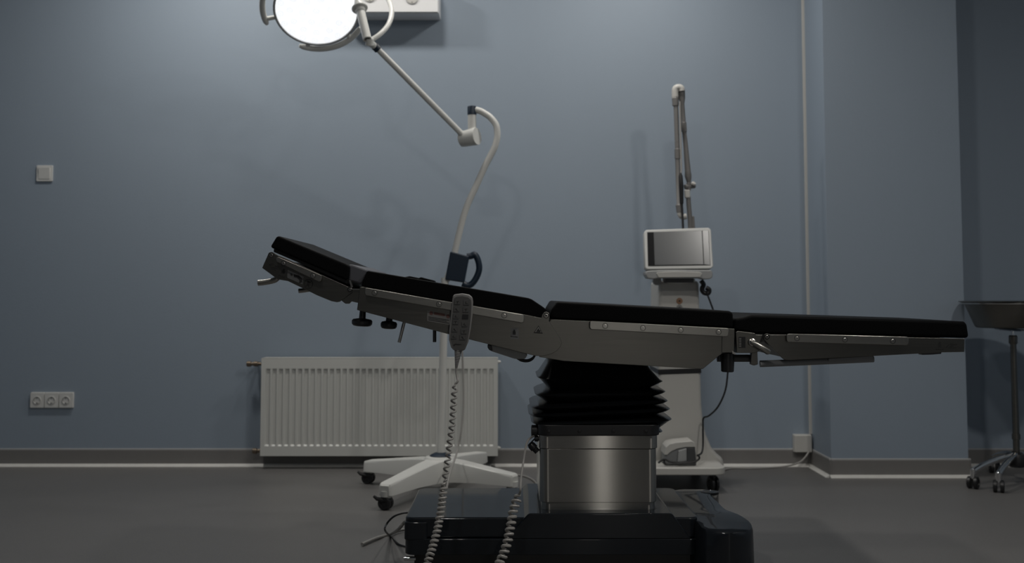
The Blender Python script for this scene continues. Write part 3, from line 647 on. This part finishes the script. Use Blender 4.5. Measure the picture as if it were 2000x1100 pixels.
weight_icon(lpn, gl, 1674, 322, .85, D0, .02)
sw = [gl(1716,345),gl(1730,325),gl(1756,312),gl(1768,312),gl(1745,324),gl(1728,345)]
deck(lpn, 'maker_mark', [sw, rect(gl,1762,314,1806,324,.01), rect(gl,1742,342,1800,347,.01), rect(gl,1750,330,1780,334,0)], 'ink', D0)
# head plate prints follow the slope of the plate
HS = .43
deck(hpn, 'print_panel', [[gh(330,400),gh(470,462),gh(462,530),gh(325,470)]], 'silver', D0)
P = lambda x, y: gh(x, y)
deck(hpn, 'adjust_symbol', [[P(385,440),P(430,450),P(458,480),P(460,510),P(430,520),P(436,495),P(412,470),P(385,465)], [P(355,430),P(372,436),P(370,455),P(354,448)]], 'ink', D0-.0007)
deck(hpn, 'weight_symbol', [[P(275,402),P(308,412),P(300,438),P(270,430)],[P(288,388),P(306,394),P(302,410),P(286,404)]], 'ink', D0)
deck(hpn, 'weight_text', [[P(250+k*14,440+k*6),P(260+k*14,444+k*6),P(258+k*14,456+k*6),P(248+k*14,452+k*6)] for k in range(4)], 'ink', D0)
deck(hpn, 'maker_mark', [[P(160,350),P(190,340),P(215,348),P(190,352),P(172,372)], [P(178,372),P(240,388),P(238,396),P(176,380)], [P(182,388),P(225,402),P(223,408),P(180,394)], [P(218,360),P(244,366),P(242,380),P(214,374)]], 'ink', D0)
c0 = (515, 525)
ringo = [P(c0[0]+39*math.cos(a), c0[1]+41*math.sin(a)) for a in [2*PI*k/28 for k in range(29)]]
mb = MB().tube([at(*q, D0-.0005) for q in ringo], .0010, 6)
for k in range(3):
    a = math.radians(60*k+20)
    mb.tube([at(*P(c0[0]+36*math.cos(a), c0[1]+36*math.sin(a)), D0-.0005), at(*P(c0[0]-36*math.cos(a), c0[1]-36*math.sin(a)), D0-.0005)], .0009, 6)
mb.pxprism([P(506,500),P(524,500),P(524,540),P(500,545)], D0-.0012, .001)
obj('prohibition_symbol', mb, 'ink', hpn)
# --- bellows
CC = TC
def ring_px(xl, yl, xr, yr, hy, n=56, e=.30):
    a, b = at(xl, yl, CC), at(xr, yr, CC); cx = (a.x+b.x)/2; hx = (b.x-a.x)/2; o = []
    for k in range(n):
        t_ = 2*PI*k/n; c, s = math.cos(t_), math.sin(t_)
        x = math.copysign(abs(c)**e, c); y = math.copysign(abs(s)**e, s)
        f = (x+1)/2
        o.append(V(cx+hx*x, CC+hy*y, a.z*(1-f)+b.z*f))
    return o
prof = [(1072,698,1256,706,.155), (1066,706,1262,716,.16)]
pk = [(1047,731,1284,738,.198),(1043,763,1289,757,.203),(1034,786,1293,774,.207),(1031,800,1297,789,.210),(1036,815,1300,808,.213)]
vl = [(1068,752,1262,750,.168),(1063,777,1267,766,.170),(1063,794,1270,782,.172),(1062,808,1274,799,.174),(1054,828,1278,826,.18)]
for k in range(5):
    p = pk[k]
    prof.append((p[0]+5,p[1]-3,p[2]-5,p[3]-3,p[4]-.006)); prof.append(p); prof.append((p[0]+5,p[1]+3,p[2]-5,p[3]+3,p[4]-.006))
    prof.append(vl[k])
prof.append((1053,832,1284,832,.19))
obj('bellows', MB().loft([ring_px(*q) for q in prof], cap=True), 'rubber', table, sharp=75)
def block(x0, x1, y0, y1, D, hy, r, n=6, depth=None):     # rounded upright box, front at D
    a, b = at(x0, y0, D), at(x1, y1, D); yb = depth if depth else 2*TC-D
    o = rr((a.x+b.x)/2, (D+yb)/2, (b.x-a.x)/2, (yb-D)/2, r, n)
    return MB().loft([[V(x, y, b.z) for x, y in o], [V(x, y, a.z) for x, y in o]])
FD = D0+.075
cl = obj('bellows_collar', block(1051, 1290, 830, 852, FD-.006, 0, .03), 'black', table, .004)
for px in (1072, 1132, 1198, 1262):
    obj('collar_screw', MB().lathe(at(px, 842, FD-.006), (0,-1,0), [(0,.0055),(.002,.005),(.0025,.002)], 12), 'black', cl)
co = obj('column_upper_band', block(1053, 1286, 850, 877, FD-.001, 0, .028), 'steelcol', table, .0015)
obj('column_shroud', block(1054, 1284.5, 877.5, 982, FD, 0, .028), 'steelcol', table, .0015)
obj('column_lower_band', block(1058, 1281, 981, 997, FD+.004, 0, .026), 'steelcol', table, .0015)
obj('column_foot', block(1055, 1284, 996, 1003, FD+.006, 0, .026), 'black', table)
# sockets on the column flank
cl_x = at(1054, 850, FD+.06).x
def plugdev(p, d, m, L, r): return MB().lathe(p, d, [(-.004,r*.7),(0,r*.7),(L*.45,r*.7),(L*.46,r),(L,r),(L+.002,r*.8)], 16)
obj('column_socket', plugdev(V(cl_x+.004, FD+.05, at(0,842,FD+.05).z), (-1,0,0), 'black', .028, .018), 'black', table)
obj('column_socket', plugdev(V(cl_x+.004, FD+.05, at(0,857,FD+.05).z), (-1,0,0), 'black', .018, .009), 'black', table)
cpz = [at(1038, 870, FD+.04), at(1050, 883, FD+.035)]
dc = obj('dust_cap', MB().tube([cpz[0]+(cpz[0]-cpz[1])*.3, cpz[0], cpz[0].lerp(cpz[1],.5), cpz[0].lerp(cpz[1],.52), cpz[1]], [.008,.012,.012,.009,.009], 14), 'black', table)
obj('cap_tether', ptube([(1049,828),(1050,845),(1046,855),(1038,864),(1037,868)], FD+.045, .0022, 6, 6), 'black', dc)
# --- base
BF = D0+.03; BB = 2*TC-BF
a = at(790, 1012, BF); b = at(1366, 1012, BF); top = a.z
zb = at(790, 1085, BF).z; ztop = at(1170, 1003, BF).z; zled = at(900, 1053, BF).z
base = obj('base_body', slab(a.x, b.x, BF, BB, zb, zled, .03), 'slate', table, .003)
x835 = at(835, 1012, BF).x
mbx = slab(a.x, at(1366,1012,BF).x, BF+.007, BB-.007, zled, top, .03)
obj('base_deck', mbx, 'slate', table, .007, 3)
obj('base_corner_cover', slab(a.x-.001, x835, BF-.0006, BF+.1, zled-.004, top-.012, .012), 'slate', table, .004)
cen = [at(x, y, BF) for x, y in ((985,1053.5),(1030,1006),(1034,1003),(1311,1003),(1315,1006),(1350,1053.5))]
obj('base_saddle', MB().prism(cen, (0, BB-BF, 0)), 'slate', table, .004, 3)
a0 = at(812, 1086, BF)
obj('underframe', MB().box((a.x+.025, BF+.05, .055), (b.x-.02, BB-.05, zb)), 'black', table)
obj('chrome_lug', MB().tube([at(789, 1091, BF+.02), at(812, 1091, BF+.02)], .0062, 14), 'chrome', table)
for x in (a.x+.09, b.x-.10):
    for y in (BF+.09, BB-.09):
        c = V(x, y, .04); cs = obj('caster', MB().cyl(c+V(0,0,.02), c+V(0,0,zb-.035), .018, n=16), 'black', table); wheel_pair(cs, c, .04, (1,.1,0), 'black', .018)
# right-hand outrigger: a T-shaped foot with a lobe towards the viewer and one behind
Xi = b.x-.03
fx, fy, fr = Xi+.103, 3.178, .079
def foot_ring(y):
    d_ = TC-abs(y-TC)                                # distance seen from the near lobe
    dr = .018*max(0, min(1, (3.265-d_)/.11))**1.3
    if d_ < fy:
        h_ = max(.004, math.sqrt(max(0, fr*fr-(fy-d_)**2))); xl, xr = fx-h_, fx+h_
        dr += .006*max(0, (fy-d_)/fr)**2
    else:
        f = min(1, (d_-fy)/.17); f = f*f*(3-2*f)
        xr = (fx+fr)*(1-f)+(Xi+.135)*f; f2 = min(1, (d_-fy)/.05); xl = (fx-fr)*(1-f2)+(Xi+.013)*f2
    zt = top+.0012-dr; k = min(.013, (xr-xl)*.45)
    return [V(xl-.003,y,.012),V(xr+.004,y,.012),V(xr,y,zt-k),V(xr-k*.28,y,zt-k*.28),V(xr-k,y,zt),V(xl+k,y,zt),V(xl+k*.28,y,zt-k*.28),V(xl,y,zt-k)]
ys_ = [fy-fr*math.cos(math.radians(a_)) for a_ in (2,10,20,32,45,60,75,90)]+[fy+.02*k for k in range(1, 13)]
ys_ = [y for y in ys_ if y < TC-.005]; ys_ = ys_+[TC]+[2*TC-y for y in reversed(ys_)]
obj('outrigger_foot', MB().loft([foot_ring(y) for y in ys_]), 'slate', table, sharp=40)
obj('deck_cap', MB().lathe(V(at(1386, 953, 3.60).x, 3.60, top+.0012), (0,0,1), [(-.006,.030),(.0012,.030),(.0018,.027),(.0006,.025),(.0006,.015),(.0018,.013),(.0018,.001)], 28), 'slate', table)

# ================================================================== HAND CONTROL
g = lambda x, y: (840+x/4.583, 480+y/4.583)
HD = D0-.058
hc = thing('hand_control', 'grey corded hand control with keypad hanging on the table side rail', 'hand control', at(904, 630, HD))
out = [(205,446),(225,434),(290,427),(350,439),(378,462),(384,500),(379,620),(362,760),(342,860),(312,930),(292,945),(213,940),(187,912),(168,842),(170,760),(186,620),(199,480)]
obj('shell', MB().pxprism([g(*q) for q in out], HD, .022), 'hshell', hc, .004, 3)
cxm, cym = 278, 690
ins = [g(cxm+(x-cxm)*.86, cym+8+(y-cym)*.935) for x, y in out]
fc = obj('keypad_face', MB().pxprism(ins, HD-.0008, .004), 'hface', hc)
keys = []
for r_ in range(6):
    for c_ in range(2):
        yc = [507,572,635,685,752,815][r_]+c_*[4,4,2,20,18,8][r_]; xc = [245,238,233,228,221,212][r_]+c_*[80,82,82,82,82,80][r_]
        if r_ == 2 and c_ == 1:
            obj('status_window', MB().pxprism([g(xc-27,yc-22),g(xc+29,yc-20),g(xc+26,yc+24),g(xc-30,yc+22)], HD-.0014, .002), 'black', hc); continue
        k = obj('key', MB().pxprism([g(xc-27,yc-24),g(xc+25,yc-24),g(xc+24,yc+22),g(xc-28,yc+22)], HD-.0018, .002), 'dgrey', hc, .0003)
        obj('key_cap', MB().pxprism([g(xc-23,yc-20),g(xc+21,yc-20),g(xc+20,yc+18),g(xc-24,yc+18)], HD-.0023, .001), 'hface', k)
        s_ = [[(-14,-8),(12,-12),(12,-6),(4,-6),(2,12),(-4,12),(-2,-6),(-14,-3)], [(-10,-10),(-4,-12),(8,8),(12,12),(4,13),(-12,-2)], [(-13,6),(-6,-12),(0,-12),(-4,2),(12,4),(12,9)]][(r_+c_*2) % 3]
        obj('key_symbol', MB().pxprism([g(xc+x_, yc+y_) for x_, y_ in s_], HD-.0027, .0006), 'ink', k)
obj('maker_mark', MB().pxprism([g(205,890),g(225,878),g(262,882),g(290,884),(g(262,890)),g(225,888),g(216,900)], HD-.0013, .001), 'ink', hc)
obj('rail_hook', MB().pxprism([g(262,455),g(325,460),g(322,560),g(260,555)], HD+.0215, .004).pxprism([g(262,455),g(325,460),g(324,478),g(261,473)], HD+.0255, .012), 'dgrey', hc)
# strain relief and cord: it loops down past the base and back up to the column
r0_, r1_ = at(*g(252,935), HD+.011), at(*g(234,1095), HD+.011)
mb = MB()
pr = []
for i in range(23):
    f = i/22; pr.append((f*(r1_-r0_).length, (.0118*(1-f)+.0038*f)*(1.0 if i % 2 else .86)))
obj('strain_relief', mb.lathe(r0_, r1_-r0_, pr, 16), 'hshell', hc)
g2 = lambda x, y: (810+x/2.62, 680+y/2.62)
c_in = [r1_, at(*g2(213,125), HD+.010), at(*g2(218,152), HD+.005), at(*g2(220,170), HD), at(*g2(206,184), HD)]
obj('cord_lead', MB().tube(spline(c_in), .0034, 8), 'cable', hc)
pA = [at(*g2(x, y), HD-d_) for x, y, d_ in ((206,184,0),(202,240,0),(197,310,.005),(192,390,.01),(181,470,.015),(173,540,.02),(163,610,.025),(152,690,.035),(143,760,.045),(132,840,.055),(118,920,.07),(100,990,.085),(82,1050,.10),(66,1100,.115))]
pA1 = spline(pA[:8], 5); pA2 = spline(pA[7:]+[V(pA[-1].x-.02, pA[-1].y-.02, .06), V(pA[-1].x+.01, pA[-1].y-.03, .022)], 5)
obj('coiled_cord', coil(pA1, .0072, .0029, 14.5), 'dgrey' if False else 'cable', hc)
obj('coiled_cord', coil(pA2, .0088, .0037, 27), 'coil', hc)
g3 = lambda x, y: (940+x/3.93, 820+y/3.93)
pB = [at(*g3(x, y), HD-d_) for x, y, d_ in ((290,575,-.04),(265,635,-.03),(243,710,-.02),(232,780,-.01),(218,850,0),(205,920,.01),(185,990,.02),(160,1060,.03),(140,1100,.04))]
pB += [V(pB[-1].x-.03, pB[-1].y-.02, .06), V(pB[-1].x-.07, pB[-1].y-.03, .022)]
obj('coiled_cord', coil(spline(pB, 5), .0105, .0042, 20), 'coil', hc)
obj('cord_lead', MB().tube(spline([at(*g3(415,120), FD+.045), at(*g3(385,135), FD+.03), at(*g3(355,165), FD+.01), at(*g3(338,230), FD-.03), at(*g3(322,330), FD-.07), at(*g3(305,450), FD-.10), at(*g3(300,540), FD-.12), at(*g3(290,575), HD+.04)]), .0032, 8), 'cable', hc)
obj('cord_bend', MB().tube(spline([pA2[-1], V((pA2[-1].x+pB[-1].x)/2, pA2[-1].y-.04, .02), pB[-1]]), .0042, 8), 'coil', hc)

# cables on the floor by the base
one('mains_cable', MB().tube(spline([up(fl(707, 1068), .008), up(fl(735, 1056), .008), up(fl(762, 1048), .008), at(778, 1034, 3.62), at(790, 1020, 3.58), at(800, 1015, 3.5)]), .0058, 10), 'cable', 'thick grey mains cable lying on the floor left of the base', 'cable')
one('mains_cable', MB().tube(spline([up(fl(762, 1049), .009), up(fl(778, 1042), .009), up(fl(792, 1040), .009), up(fl(806, 1042), .009)]), .0052, 10), 'cable', 'short grey cable end branching under the left base corner', 'cable')
one('black_lead', MB().tube(spline([at(805, 1001, 3.60), at(785, 1003, 3.60), at(768, 1010, 3.60), at(755, 1024, 3.60), at(752, 1036, 3.58), up(fl(762, 1050), .004), up(fl(776, 1064), .004), up(fl(792, 1070), .004), up(fl(806, 1072), .004)]), .0033, 8), 'black', 'thin black cable looping beside the left end of the base', 'cable')
